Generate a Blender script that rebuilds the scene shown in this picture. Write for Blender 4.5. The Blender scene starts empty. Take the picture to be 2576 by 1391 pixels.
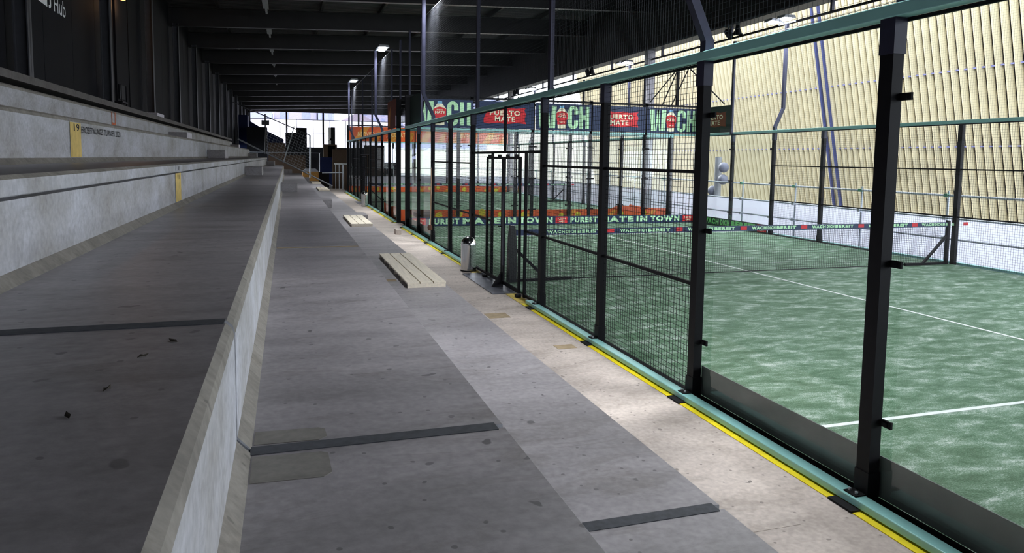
import bpy, bmesh, math, random
from mathutils import Vector, Matrix
random.seed(11)
S = bpy.context.scene
COL = S.collection

# ------------------------------------------------------------------ camera
YAW, PIT, ROL, F = .3074, .0878, .0138, 1784.81
fw = Vector((math.sin(YAW)*math.cos(PIT), math.cos(YAW)*math.cos(PIT), -math.sin(PIT)))
rt = Vector((math.cos(YAW), -math.sin(YAW), 0)); up = rt.cross(fw)
r2 = rt*math.cos(ROL)+up*math.sin(ROL); u2 = up*math.cos(ROL)-rt*math.sin(ROL)
cd = bpy.data.cameras.new('camera'); cam = bpy.data.objects.new('camera', cd); COL.objects.link(cam)
cam.matrix_world = Matrix(((r2.x, u2.x, -fw.x, -3.4084), (r2.y, u2.y, -fw.y, 0), (r2.z, u2.z, -fw.z, 2.0901), (0, 0, 0, 1)))
cd.sensor_width = 36; cd.lens = F/2576*36; cd.shift_y = (557.3-695.5)/2576; cd.clip_start = .02; cd.clip_end = 600
S.camera = cam
# ------------------------------------------------------------------ sky and exposure
W = bpy.data.worlds.new('overcast_sky'); S.world = W; W.use_nodes = True
bg = W.node_tree.nodes['Background']; bg.inputs[0].default_value = (.86, .91, 1.0, 1); bg.inputs[1].default_value = 5.0
S.view_settings.view_transform = 'Standard'; S.view_settings.look = 'None'
S.view_settings.exposure = 0.0; S.view_settings.gamma = 1.0; S.view_settings.use_curve_mapping = False
sd = bpy.data.lights.new('low_hazy_sun', 'SUN'); sd.energy = 6.0; sd.angle = math.radians(14); sd.color = (1, .96, .88)
sun = bpy.data.objects.new('low_hazy_sun', sd); COL.objects.link(sun); sun.rotation_euler = Vector((-.20, .82, .52)).to_track_quat('Z', 'Y').to_euler()
LAMP_W = 355.0

# ------------------------------------------------------------------ materials
def lin(c):
    return tuple((v/12.92 if v <= .04045 else ((v+.055)/1.055)**2.4) for v in (c[0]/255, c[1]/255, c[2]/255))+(1,)
def _new(name):
    m = bpy.data.materials.new(name); m.use_nodes = True
    return m, m.node_tree.nodes, m.node_tree.links, m.node_tree.nodes['Principled BSDF']
def mat(name, c, rough=.6, metal=0., var=.12, scale=6., emit=None, es=0., bump=0., spec=.5):
    m, N, L, b = _new(name)
    b.inputs['Roughness'].default_value = rough; b.inputs['Metallic'].default_value = metal; b.inputs['Specular IOR Level'].default_value = spec
    geo = N.new('ShaderNodeNewGeometry'); nz = N.new('ShaderNodeTexNoise'); nz.inputs['Scale'].default_value = scale; nz.inputs['Detail'].default_value = 4
    L.new(geo.outputs['Position'], nz.inputs['Vector'])
    r = N.new('ShaderNodeValToRGB'); a = lin(c)
    r.color_ramp.elements[0].color = tuple(v*(1-var) for v in a[:3])+(1,); r.color_ramp.elements[1].color = tuple(min(1, v*(1+var)) for v in a[:3])+(1,)
    r.color_ramp.elements[0].position = .3; r.color_ramp.elements[1].position = .7
    L.new(nz.outputs['Fac'], r.inputs['Fac']); L.new(r.outputs['Color'], b.inputs['Base Color'])
    if bump:
        bp = N.new('ShaderNodeBump'); bp.inputs['Strength'].default_value = bump; bp.inputs['Distance'].default_value = .01
        L.new(nz.outputs['Fac'], bp.inputs['Height']); L.new(bp.outputs['Normal'], b.inputs['Normal'])
    if emit:
        b.inputs['Emission Color'].default_value = lin(emit); b.inputs['Emission Strength'].default_value = es
    return m
def concrete(name, c, dirt=.35, stretch=(1, 2.2, 1), spots=.0, rough=.75, warm=None, blot=.45):
    m, N, L, b = _new(name); a = lin(c); b.inputs['Roughness'].default_value = rough
    geo = N.new('ShaderNodeNewGeometry')
    mp = N.new('ShaderNodeMapping'); mp.inputs['Scale'].default_value = stretch; L.new(geo.outputs['Position'], mp.inputs['Vector'])
    n1 = N.new('ShaderNodeTexNoise'); n1.inputs['Scale'].default_value = 1.1; n1.inputs['Detail'].default_value = 6; n1.inputs['Roughness'].default_value = .62
    n2 = N.new('ShaderNodeTexNoise'); n2.inputs['Scale'].default_value = 28; n2.inputs['Detail'].default_value = 5
    L.new(mp.outputs['Vector'], n1.inputs['Vector']); L.new(geo.outputs['Position'], n2.inputs['Vector'])
    r1 = N.new('ShaderNodeValToRGB'); w = lin(warm or c)
    r1.color_ramp.elements[0].position = .28; r1.color_ramp.elements[0].color = tuple(v*(1-dirt) for v in w[:3])+(1,)
    r1.color_ramp.elements[1].position = .72; r1.color_ramp.elements[1].color = tuple(min(1, v*(1+dirt*.45)) for v in a[:3])+(1,)
    L.new(n1.outputs['Fac'], r1.inputs['Fac'])
    mx = N.new('ShaderNodeMix'); mx.data_type = 'RGBA'; mx.blend_type = 'OVERLAY'; mx.inputs['Factor'].default_value = .35
    L.new(r1.outputs['Color'], mx.inputs['A']); L.new(n2.outputs['Fac'], mx.inputs['B'])
    out = mx.outputs['Result']
    n3 = N.new('ShaderNodeTexNoise'); n3.inputs['Scale'].default_value = 2.3; n3.inputs['Detail'].default_value = 8; n3.inputs['Roughness'].default_value = .72; n3.inputs['Distortion'].default_value = .8
    L.new(mp.outputs['Vector'], n3.inputs['Vector'])
    r3 = N.new('ShaderNodeMapRange'); r3.inputs['From Min'].default_value = .50; r3.inputs['From Max'].default_value = .68; r3.inputs['To Min'].default_value = 0; r3.inputs['To Max'].default_value = blot
    L.new(n3.outputs['Fac'], r3.inputs['Value'])
    mb_ = N.new('ShaderNodeMix'); mb_.data_type = 'RGBA'; mb_.blend_type = 'MULTIPLY'; L.new(r3.outputs[0], mb_.inputs['Factor']); L.new(out, mb_.inputs['A']); mb_.inputs['B'].default_value = (.50, .47, .42, 1)
    out = mb_.outputs['Result']
    if spots:
        for sc, rad, keep, dk in ((2.6, .045, .42, .58), (6.5, .065, .62, .60), (1.3, .035, .45, .68)):
            vo = N.new('ShaderNodeTexVoronoi'); vo.voronoi_dimensions = '2D'; vo.inputs['Scale'].default_value = sc
            wn = N.new('ShaderNodeTexNoise'); wn.inputs['Scale'].default_value = 9
            L.new(geo.outputs['Position'], wn.inputs['Vector'])
            va = N.new('ShaderNodeVectorMath'); va.operation = 'MULTIPLY_ADD'; va.inputs[1].default_value = (.06/sc*4,)*3
            L.new(wn.outputs['Color'], va.inputs[0]); L.new(geo.outputs['Position'], va.inputs[2]); L.new(va.outputs[0], vo.inputs['Vector'])
            lt = N.new('ShaderNodeMapRange'); lt.inputs['From Min'].default_value = rad*.75; lt.inputs['From Max'].default_value = rad; lt.inputs['To Min'].default_value = 1; lt.inputs['To Max'].default_value = 0
            L.new(vo.outputs['Distance'], lt.inputs['Value'])
            sp = N.new('ShaderNodeSeparateColor'); L.new(vo.outputs['Color'], sp.inputs[0])
            gt = N.new('ShaderNodeMath'); gt.operation = 'GREATER_THAN'; gt.inputs[1].default_value = keep; L.new(sp.outputs[0], gt.inputs[0])
            mu = N.new('ShaderNodeMath'); mu.operation = 'MULTIPLY'; L.new(lt.outputs[0], mu.inputs[0]); L.new(gt.outputs[0], mu.inputs[1])
            mu2 = N.new('ShaderNodeMath'); mu2.operation = 'MULTIPLY'; mu2.inputs[1].default_value = spots; L.new(mu.outputs[0], mu2.inputs[0])
            mm = N.new('ShaderNodeMix'); mm.data_type = 'RGBA'; L.new(mu2.outputs[0], mm.inputs['Factor']); L.new(out, mm.inputs['A'])
            mm.inputs['B'].default_value = tuple(v*(1-dk) for v in a[:3])+(1,); out = mm.outputs['Result']
    L.new(out, b.inputs['Base Color'])
    bp = N.new('ShaderNodeBump'); bp.inputs['Strength'].default_value = .18; bp.inputs['Distance'].default_value = .006
    L.new(n2.outputs['Fac'], bp.inputs['Height']); L.new(bp.outputs['Normal'], b.inputs['Normal'])
    return m
def turf_mat():
    m, N, L, b = _new('turf'); b.inputs['Roughness'].default_value = .95
    geo = N.new('ShaderNodeNewGeometry')
    mp = N.new('ShaderNodeMapping'); mp.inputs['Scale'].default_value = (1.1, 2.3, 1); mp.inputs['Rotation'].default_value = (0, 0, .45); L.new(geo.outputs['Position'], mp.inputs['Vector'])
    n1 = N.new('ShaderNodeTexNoise'); n1.inputs['Scale'].default_value = 2.2; n1.inputs['Detail'].default_value = 12; n1.inputs['Roughness'].default_value = .74; n1.inputs['Distortion'].default_value = .35
    L.new(mp.outputs['Vector'], n1.inputs['Vector'])
    n2 = N.new('ShaderNodeTexNoise'); n2.inputs['Scale'].default_value = 95; n2.inputs['Detail'].default_value = 3; L.new(geo.outputs['Position'], n2.inputs['Vector'])
    ad = N.new('ShaderNodeMath'); ad.operation = 'MULTIPLY_ADD'; ad.inputs[1].default_value = .44; ad.inputs[2].default_value = -.22
    L.new(n2.outputs['Fac'], ad.inputs[0]); sm = N.new('ShaderNodeMath'); sm.operation = 'ADD'; L.new(n1.outputs['Fac'], sm.inputs[0]); L.new(ad.outputs[0], sm.inputs[1])
    r = N.new('ShaderNodeValToRGB'); e = r.color_ramp.elements
    e[0].position = .38; e[0].color = lin((50, 83, 54)); e[1].position = .69; e[1].color = lin((176, 184, 177))
    x = e.new(.49); x.color = lin((76, 107, 81)); x = e.new(.57); x.color = lin((114, 137, 119))
    L.new(sm.outputs[0], r.inputs['Fac']); L.new(r.outputs['Color'], b.inputs['Base Color'])
    bp = N.new('ShaderNodeBump'); bp.inputs['Strength'].default_value = .5; bp.inputs['Distance'].default_value = .015
    L.new(n2.outputs['Fac'], bp.inputs['Height']); L.new(bp.outputs['Normal'], b.inputs['Normal'])
    return m
def glass_mat():
    m, N, L, b = _new('pane_glass'); N.remove(b)
    tr = N.new('ShaderNodeBsdfTransparent'); tr.inputs[0].default_value = (.975, .99, .985, 1)
    gl = N.new('ShaderNodeBsdfGlossy'); gl.inputs['Roughness'].default_value = .01; gl.inputs[0].default_value = (1, 1, 1, 1)
    fr = N.new('ShaderNodeFresnel'); fr.inputs[0].default_value = 1.5
    ge = N.new('ShaderNodeNewGeometry'); ff = N.new('ShaderNodeMath'); ff.operation = 'SUBTRACT'; ff.use_clamp = True
    L.new(fr.outputs[0], ff.inputs[0]); L.new(ge.outputs['Backfacing'], ff.inputs[1])
    mx = N.new('ShaderNodeMixShader'); L.new(ff.outputs[0], mx.inputs[0]); L.new(tr.outputs[0], mx.inputs[1]); L.new(gl.outputs[0], mx.inputs[2])
    L.new(mx.outputs[0], N['Material Output'].inputs[0]); return m
def sheet_mat(name, c, tl=.5):
    m, N, L, b = _new(name); b.inputs['Base Color'].default_value = lin(c); b.inputs['Roughness'].default_value = .7
    t = N.new('ShaderNodeBsdfTranslucent'); t.inputs[0].default_value = lin(c)
    mx = N.new('ShaderNodeMixShader'); mx.inputs[0].default_value = tl; L.new(b.outputs[0], mx.inputs[1]); L.new(t.outputs[0], mx.inputs[2])
    L.new(mx.outputs[0], N['Material Output'].inputs[0]); return m
def wood_mat(name, c, osb=False):
    m, N, L, b = _new(name); a = lin(c); b.inputs['Roughness'].default_value = .65
    geo = N.new('ShaderNodeNewGeometry'); mp = N.new('ShaderNodeMapping'); mp.inputs['Scale'].default_value = (9, 9, 9) if osb else (16, 1.2, 16); L.new(geo.outputs['Position'], mp.inputs['Vector'])
    n1 = N.new('ShaderNodeTexNoise'); n1.inputs['Scale'].default_value = 2.2; n1.inputs['Detail'].default_value = 6; L.new(mp.outputs['Vector'], n1.inputs['Vector'])
    r = N.new('ShaderNodeValToRGB'); r.color_ramp.elements[0].position = .3; r.color_ramp.elements[1].position = .7
    r.color_ramp.elements[0].color = tuple(v*(.72 if osb else .88) for v in a[:3])+(1,); r.color_ramp.elements[1].color = tuple(min(1, v*1.12) for v in a[:3])+(1,)
    L.new(n1.outputs['Fac'], r.inputs['Fac']); L.new(r.outputs['Color'], b.inputs['Base Color']); return m
M = dict(
 tread=concrete('terrace_tread_concrete', (151, 146, 149), .34, (.6, 2.0, 1), .85, rough=.40, blot=.6),
 riser=concrete('terrace_riser_concrete', (180, 182, 190), .22, (1, 1.2, 2), .25, warm=(166, 163, 158)),
 edge=concrete('terrace_worn_edge_concrete', (132, 127, 120), .35, (1, 2.5, 2), .6),
 walk=concrete('walkway_concrete', (184, 172, 164), .28, (.7, 1.6, 1), .9, blot=.4),
 ledgec=concrete('dark_ledge_concrete', (92, 88, 86), .3, (1, 2, 1)), seal=mat('joint_sealant', (62, 64, 70), .8, 0, .25, 30),
 darkpatch=concrete('damp_mortar', (124, 120, 115), .25), patch=mat('mortar_patch', (150, 132, 105), .85, 0, .2, 12),
 turf=turf_mat(), line=mat('court_line_paint', (206, 210, 208), .9, 0, .06, 40),
 black=mat('black_powder_coat', (17, 17, 21), .55, .0, .15, 20, spec=.15), navysteel=mat('dark_blue_steel', (44, 45, 64), .5, .0, .15, 10, spec=.3),
 wire=mat('black_wire', (24, 25, 29), .6, .0, .1, 5, spec=.2), netcord=mat('dark_net_cord', (34, 36, 44), .7),
 teal=mat('teal_paint', (150, 206, 202), .32, 0, .05, 2), yellow=mat('yellow_tape', (228, 206, 14), .55, 0, .12, 9), yellowd=mat('worn_yellow_tape', (196, 172, 80), .7, 0, .25, 10),
 glass=glass_mat(), rubber=mat('black_rubber', (24, 24, 26), .8, spec=.2), zinc=mat('galvanised_steel', (176, 182, 190), .42, .6, .15, 12),
 chrome=mat('polished_steel', (205, 205, 205), .16, 1., .03, 3), steelplate=mat('dark_steel_plate', (92, 94, 104), .35, .5, .3, 6),
 pine=wood_mat('pale_pine', (228, 217, 198)), osb=wood_mat('osb_board', (165, 118, 48), True), brownwood=wood_mat('brown_plywood', (66, 47, 27), True),
 boardback=mat('board_back', (90, 98, 94), .6), navy=mat('banner_navy', (24, 46, 82), .6), mint=mat('banner_mint', (186, 232, 186), .6),
 red=mat('banner_red', (206, 34, 44), .6), cream=mat('banner_cream', (240, 236, 205), .6), ltblue=mat('banner_light_blue', (120, 178, 215), .6),
 orange=mat('banner_orange', (222, 92, 36), .6), yellowball=mat('banner_yellow', (224, 206, 44), .6), ochre=mat('banner_ochre', (228, 150, 50), .6),
 rust=mat('banner_rust', (120, 58, 34), .6), sand=mat('banner_sand_letter', (238, 214, 150), .6), darkgreen=mat('banner_dark_green', (22, 44, 40), .6), green=mat('banner_green', (112, 196, 110), .6),
 white=mat('white_paint', (232, 234, 236), .6), roof=mat('dark_roof_sheet', (50, 49, 50), .6, 0, .1, 2), beam=mat('dark_steel_beam', (38, 37, 38), .38, .0, .15, 2),
 panel=mat('dark_wall_panel', (22, 23, 27), .7, 0, .15, 1, spec=.1), column=mat('column_grey', (58, 59, 64), .5), concol=concrete('column_concrete', (150, 148, 155), .2, (1, 1, 2)),
 lamella=mat('cream_lamella', (224, 212, 178), .5, 0, .08, .35), wallback=mat('lamella_backing', (30, 29, 32), .9, spec=.1), bracket=mat('lilac_bracket', (128, 128, 178), .4),
 pipe=mat('navy_downpipe', (70, 78, 128), .4), sheet=sheet_mat('white_sheeting', (240, 240, 248), .75), ground=mat('outdoor_asphalt', (120, 122, 124), .9),
 lens=mat('lit_lamp_lens', (255, 255, 255), .3, emit=(240, 246, 255), es=40), warmlens=mat('lit_warm_lamp', (255, 170, 90), .4, emit=(255, 150, 70), es=6),
 greyplastic=mat('grey_plastic', (150, 152, 158), .5), globe=mat('matt_grey_globe', (120, 122, 140), .6), bluepanel=mat('blue_panel', (20, 30, 66), .7, spec=.2), greypanel=mat('anthracite_panel', (27, 28, 31), .8, spec=.15),
 stain=mat('faded_yellow_paint', (206, 180, 108), .85, 0, .2, 8), ink=mat('black_stencil_paint', (38, 38, 42), .85, 0, .3, 30), orangepaint=mat('faded_orange_paint', (190, 104, 70), .85, 0, .3, 20),
 greencap=mat('green_coupler', (70, 130, 104), .5), orangelit=mat('orange_lit_gap', (176, 92, 44), .7), leaf=mat('dry_leaf', (48, 42, 34), .9),
 houseA=mat('pale_house_render', (158, 152, 176), .8), houseB=mat('grey_blue_house_render', (146, 150, 178), .8), houseroof=mat('pale_tiled_roof', (146, 134, 150), .8), houseglass=mat('house_window', (132, 138, 172), .6),
 creamwall=mat('cream_building_render', (232, 230, 214), .8), broomhead=mat('brown_broom_bristle', (96, 62, 46), .9), broomstick=mat('broom_stick', (196, 160, 130), .6), bag=mat('black_plastic', (22, 22, 28), .25))

# ------------------------------------------------------------------ builders
WL = {}
def tag(o, label=None, cat=None, group=None, kind=None):
    if label: o['label'] = label
    if cat: o['category'] = cat
    if group: o['group'] = group
    if kind: o['kind'] = kind
    return o
def thing(name, loc, label=None, cat=None, group=None, kind=None):
    o = bpy.data.objects.new(name, None); COL.objects.link(o); o.location = loc; o.empty_display_size = .1
    WL[o] = Vector(loc); return tag(o, label, cat, group, kind)
def link(name, me, parent, loc):
    o = bpy.data.objects.new(name, me); COL.objects.link(o)
    if parent is not None:
        o.parent = parent; o.location = Vector(loc)-WL[parent]
    else: o.location = loc
    WL[o] = Vector(loc); return o
class MB:
    def __init__(s): s.v = []; s.f = []; s.m = []
    def add(s, vs, fs, mi=0):
        n = len(s.v); s.v += [Vector(v) for v in vs]; s.f += [tuple(i+n for i in f) for f in fs]; s.m += [mi]*len(fs); return s
    def box(s, x0, x1, y0, y1, z0, z1, mi=0):
        return s.add([(x0, y0, z0), (x1, y0, z0), (x1, y1, z0), (x0, y1, z0), (x0, y0, z1), (x1, y0, z1), (x1, y1, z1), (x0, y1, z1)],
                     [(0, 3, 2, 1), (4, 5, 6, 7), (0, 1, 5, 4), (1, 2, 6, 5), (2, 3, 7, 6), (3, 0, 4, 7)], mi)
    def extr(s, poly, a0, a1, ax='y', mi=0, mats=None):
        n = len(poly)
        P = (lambda p, a: (p[0], a, p[1])) if ax == 'y' else ((lambda p, a: (a, p[0], p[1])) if ax == 'x' else (lambda p, a: (p[0], p[1], a)))
        k = len(s.f)
        s.add([P(p, a0) for p in poly]+[P(p, a1) for p in poly], [tuple(range(n)), tuple(range(2*n-1, n-1, -1))]+[(i, i+n, (i+1) % n+n, (i+1) % n) for i in range(n)], mi)
        if mats:
            for i, q in enumerate(mats): s.m[k+2+i] = q
        return s
    def tube(s, p0, p1, r, n=10, caps=True, mi=0, r1=None):
        p0 = Vector(p0); p1 = Vector(p1); d = (p1-p0).normalized(); a = d.orthogonal().normalized(); b = d.cross(a); r1 = r if r1 is None else r1
        vs = [p0+(a*math.cos(2*math.pi*i/n)+b*math.sin(2*math.pi*i/n))*r for i in range(n)]+[p1+(a*math.cos(2*math.pi*i/n)+b*math.sin(2*math.pi*i/n))*r1 for i in range(n)]
        fs = [(i, (i+1) % n, (i+1) % n+n, i+n) for i in range(n)]
        if caps: fs += [tuple(range(n-1, -1, -1)), tuple(range(n, 2*n))]
        return s.add(vs, fs, mi)
    def bar(s, p0, p1, w, caps=True, mi=0):   # square bar
        p0 = Vector(p0); p1 = Vector(p1); d = (p1-p0).normalized(); ref = Vector((0, 0, 1)) if abs(d.z) < .9 else Vector((1, 0, 0))
        a = d.cross(ref).normalized()*w/2; b = d.cross(a).normalized()*w/2
        c = [a+b, a-b, -a-b, -a+b]
        fs = [(i, i+4, (i+1) % 4+4, (i+1) % 4) for i in range(4)]
        if caps: fs += [(0, 1, 2, 3), (7, 6, 5, 4)]
        return s.add([p0+q for q in c]+[p1+q for q in c], fs, mi)
    def lathe(s, c, prof, n=24, mi=0):
        k = len(prof); vs = []
        for r, z in prof: vs += [(c[0]+r*math.cos(2*math.pi*i/n), c[1]+r*math.sin(2*math.pi*i/n), c[2]+z) for i in range(n)]
        fs = [(j*n+i, j*n+(i+1) % n, (j+1)*n+(i+1) % n, (j+1)*n+i) for j in range(k-1) for i in range(n)]
        return s.add(vs, fs, mi)
    def build(s, name, m, parent=None, label=None, cat=None, group=None, kind=None, smooth=False, bevel=0, origin=None):
        ms = m if isinstance(m, (list, tuple)) else [m]
        if origin is not None: o0 = Vector(origin)
        else:
            lo = Vector([min(v[i] for v in s.v) for i in range(3)]); hi = Vector([max(v[i] for v in s.v) for i in range(3)])
            o0 = Vector(((lo.x+hi.x)/2, (lo.y+hi.y)/2, lo.z))
        me = bpy.data.meshes.new(name); me.from_pydata([v-o0 for v in s.v], [], s.f)
        for q in ms: me.materials.append(M[q] if isinstance(q, str) else q)
        me.polygons.foreach_set('material_index', s.m)
        if smooth: me.polygons.foreach_set('use_smooth', [True]*len(me.polygons))
        me.validate(); me.update()
        o = link(name, me, parent, o0)
        if bevel:
            b = o.modifiers.new('bevel', 'BEVEL'); b.width = bevel; b.segments = 2; b.limit_method = 'ANGLE'
        return tag(o, label, cat, group, kind)
def again(o, parent, loc):    # another object on the same mesh
    c = link(o.name.split('.')[0], o.data, parent, loc); return c
def grid(mb, o, ex, ey, w, h, cx, cy, t):    # crossed wires over a rectangle
    o = Vector(o); ex = Vector(ex); ey = Vector(ey); nx = round(w/cx); ny = round(h/cy)
    for i in range(nx+1): mb.bar(o+ex*(w*i/nx), o+ex*(w*i/nx)+ey*h, t, False)
    for j in range(ny+1): mb.bar(o+ey*(h*j/ny), o+ey*(h*j/ny)+ex*w, t, False)
    return mb
_TC = {}
def glyphs(body, bold=.02):
    k = (body, bold)
    if k not in _TC:
        cu = bpy.data.curves.new('t', 'FONT'); cu.body = body; cu.offset = bold; cu.space_character = 1.0+bold*4; cu.resolution_u = 3
        ob = bpy.data.objects.new('t', cu); COL.objects.link(ob); bpy.context.view_layer.update()
        me = bpy.data.meshes.new_from_object(ob.evaluated_get(bpy.context.evaluated_depsgraph_get()))
        v = [tuple(p.co) for p in me.vertices]; f = [tuple(p.vertices) for p in me.polygons]
        bpy.data.objects.remove(ob); bpy.data.curves.remove(cu); bpy.data.meshes.remove(me)
        x0 = min(p[0] for p in v); x1 = max(p[0] for p in v); y0 = min(p[1] for p in v); y1 = max(p[1] for p in v)
        _TC[k] = ([((p[0]-x0)/(x1-x0), (p[1]-y0)/(y1-y0)) for p in v], f)
    return _TC[k]
class Flat:    # flat print on a plane: origin o, unit axes ex, ey, stand-off n
    def __init__(s, o, ex, ey): s.o = Vector(o); s.ex = Vector(ex); s.ey = Vector(ey); s.n = s.ex.cross(s.ey)
    def P(s, u, v, d=0): return s.o+s.ex*u+s.ey*v+s.n*d
    def poly(s, mb, pts, d=.002, mi=0): mb.add([s.P(u, v, d) for u, v in pts], [tuple(range(len(pts)))], mi)
    def text(s, mb, body, u, v, w, h, bold=.02, d=.004, mi=0):
        vs, fs = glyphs(body, bold); mb.add([s.P(u+a*w, v+b*h, d) for a, b in vs], fs, mi)
    def rect(s, mb, u0, u1, v0, v1, d=.002, mi=0): s.poly(mb, [(u0, v0), (u1, v0), (u1, v1), (u0, v1)], d, mi)
    def disc(s, mb, u, v, r, d=.003, mi=0, n=14): s.poly(mb, [(u+r*math.cos(2*math.pi*i/n), v+r*math.sin(2*math.pi*i/n)) for i in range(n)], d, mi)

# ================================================================== THE SETTING
G0 = -.03
JOINTS = [-9.6, -3.42, 2.76, 8.94, 15.13, 21.33, 27.5, 33.7, 39.9, 46.1, 48.6]
TIERS = [(-1.475, G0, .473), (-2.555, .473, .977), (-3.60, .977, 1.481), (-4.64, 1.481, 1.985), (-5.68, 1.985, 2.489), (-6.72, 2.489, 2.945)]
ter = thing('terrace', (-3, 20, G0), 'stepped concrete stadium terrace climbing away from the court fence', 'terrace', kind='structure')
for ti, (xr, z0, z1) in enumerate(TIERS):
    wdt = 1.04 if ti else 1.08
    for a, b in zip(JOINTS, JOINTS[1:]):
        g = .022 if a == 2.76 or b == 2.76 else .006
        g0 = .02 if a == 2.76 else .007; g1 = .02 if b == 2.76 else .007
        if ti in (3,):
            poly = [(xr+.05, z0-.12), (xr+.05, z0), (xr, z0+.055), (xr, z1-.118), (xr-.09, z1-.118), (xr-.09, z1-.096), (xr+.014, z1-.096), (xr+.014, z1-.02), (xr-.012, z1), (xr-wdt+.01, z1), (xr-wdt+.01, z0-.12)]
            mats = [1, 2, 1, 1, 1, 1, 1, 2, 0, 1, 1]
        else:
            e = 1 if ti > 1 else .1
            poly = [(xr+.05, z0-.12), (xr+.05, z0), (xr, z0+.055), (xr, z1-.05*e), (xr-.008*e, z1-.02*e), (xr-.03*e, z1), (xr-wdt+.01, z1), (xr-wdt+.01, z0-.12)]
            mats = [1, 2, 1, 2, 2, 0, 1, 1] if ti > 1 else [1, 0, 1, 0, 0, 0, 1, 1]
        MB().extr(poly, a+g0, b-g1, 'y', 1, mats).build('step_slab', ['tread', 'riser', 'edge'], ter)
    # sealed expansion joint
    x0 = xr-wdt+.04
    poly = [(xr+.048, z0-.1), (xr+.048, z0-.006), (xr-.006, z0+.05), (xr-.006, z1-.05), (xr-.036, z1-.007), (x0, z1-.007), (x0, z0-.1)]
    MB().extr(poly, 2.76-.022, 2.76+.022).box(x0, xr-.034, 2.76-.038, 2.76+.038, z1-.01, z1+.0035).build('joint_seal', 'seal', ter)
# stained mortar patches beside the joint
for a, b in ((2.81, 2.94), (2.47, 2.69)): MB().extr([(-3.545, a+.01), (-3.30, a), (-3.27, a+.03), (-3.275, b-.02), (-3.30, b), (-3.545, b+.015)], .976, .9795, 'z').build('mortar_patch', 'darkpatch', ter)
# walkway along the fence
flo = thing('floor', (-.7, 20, G0), 'pale concrete walkway between the terrace and the court fence', 'floor', kind='structure')
ys = [-9.6, -1.2, 3.3, 7.42, 10.82, 17.17, 23.3, 29.4, 35.5, 41.6, 48.6]
for a, b in zip(ys, ys[1:]): MB().box(-1.6, -.55, a+.0015, b-.0015, G0-.14, G0).build('slab', 'walk', flo)
ys2 = [-9.6, 2.1, 9.1, 12.65, 20.3, 27.1, 34.0, 41.0, 48.6]
for a, b in zip(ys2, ys2[1:]): MB().box(-.55, .12, a+.0015, b-.0015, G0-.14, G0-.0008).build('slab', 'walk', flo)
for x0, x1, y0, y1 in ((-.86, -.56, 8.95, 9.25), (-.53, -.30, 7.28, 7.45)): MB().box(x0, x1, y0, y1, G0-.01, G0+.002).build('mortar_patch', 'patch', flo)
MB().box(-2.54, -2.05, 9.22, 9.40, .473-.01, .475).build('mortar_patch', 'patch', ter)
MB().box(-3.54, -2.57, 8.952, 9.03, .967, .9785).build('mortar_patch', 'patch', ter)
# ledge behind the top tier
led = thing('trim_1', (-7.3, 20, 2.99), 'dark concrete ledge capping the top of the terrace', 'ledge', kind='structure')
for a, b in zip(JOINTS[:-1], JOINTS[1:]):
    MB().box(-7.9, -6.70, a+.004, b-.004, 3.012, 3.115).build('ledge_slab', 'ledgec', led)
    MB().box(-7.9, -7.2, a+.004, b-.004, 2.945, 3.012).build('ledge_foot', 'seal', led)
# markings on the risers
def onriser(x): return Flat((x+.003, 0, 0), (0, 1, 0), (0, 0, 1))
P3 = onriser(-5.68); P2 = onriser(-4.64+.012); P4 = onriser(-6.72)
mk = MB(); P3.rect(mk, 8.955, 9.385, 2.045, 2.432); mk.build('painted_block', 'stain', ter)
mk = MB(); P3.text(mk, '19', 9.10, 2.335, .22, .085, .02); mk.build('stencil_number', 'ink', ter)
mk = MB(); P3.text(mk, 'EROEFFNUNGS TURNIER 2023', 9.41, 2.322, 2.02, .078, .004); mk.build('stencil_lettering', 'ink', ter)
mk = MB(); P2.rect(mk, 8.98, 9.42, 1.895, 1.962, -.002); mk.build('painted_block', 'stain', ter)
mk = MB(); onriser(-4.64).rect(mk, 8.98, 9.42, 1.54, 1.872); mk.build('painted_block', 'stain', ter)
mk = MB(); onriser(-4.64).text(mk, '11', 9.14, 1.80, .12, .05, .02, .004); P2.text(mk, '11', 9.14, 1.905, .12, .045, .02, .003); mk.build('stencil_number', 'ink', ter)
mk = MB(); P4.rect(mk, 15.95, 16.30, 2.62, 2.71); P4.rect(mk, 15.95, 16.02, 2.71, 2.92); P4.rect(mk, 16.24, 16.29, 2.71, 2.92); mk.build('paint_smear', 'orangepaint', ter)

# courts
def turf(name, y0, label, end_only=False):
    t = thing(name, (5, y0+10, -.03), label, 'court', kind='structure')
    MB().box(.105, 9.995, y0, y0+20, -.03, 0).build('turf_carpet', 'turf', t)
    for (x0, x1, a, b) in ((.2, 9.9, 3.03, 3.08), (.2, 9.9, 16.92, 16.97), (5.025, 5.075, 3.08, 9.97), (5.025, 5.075, 10.03, 16.92)):
        MB().box(x0, x1, y0+a, y0+b, -.002, .0035).build('court_line', 'line', t)
    return t
Y0, Y1 = 1.42, 23.24
turf('floor_court_1', Y0, 'sand-dusted green turf of the nearer padel court')
turf('floor_court_2', Y1, 'green turf of the farther padel court beyond the banners')
MB().box(-14, 15, -40, 105, -.45, -.175).build('ground_1', 'seal', None, 'dark substructure floor below the terrace and courts', 'floor', kind='structure')
MB().box(-60, 120, -60, 260, -3.3, -3.0).build('ground_2', 'ground', None, 'grey outdoor ground beside the hall', 'ground', kind='structure')

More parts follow.
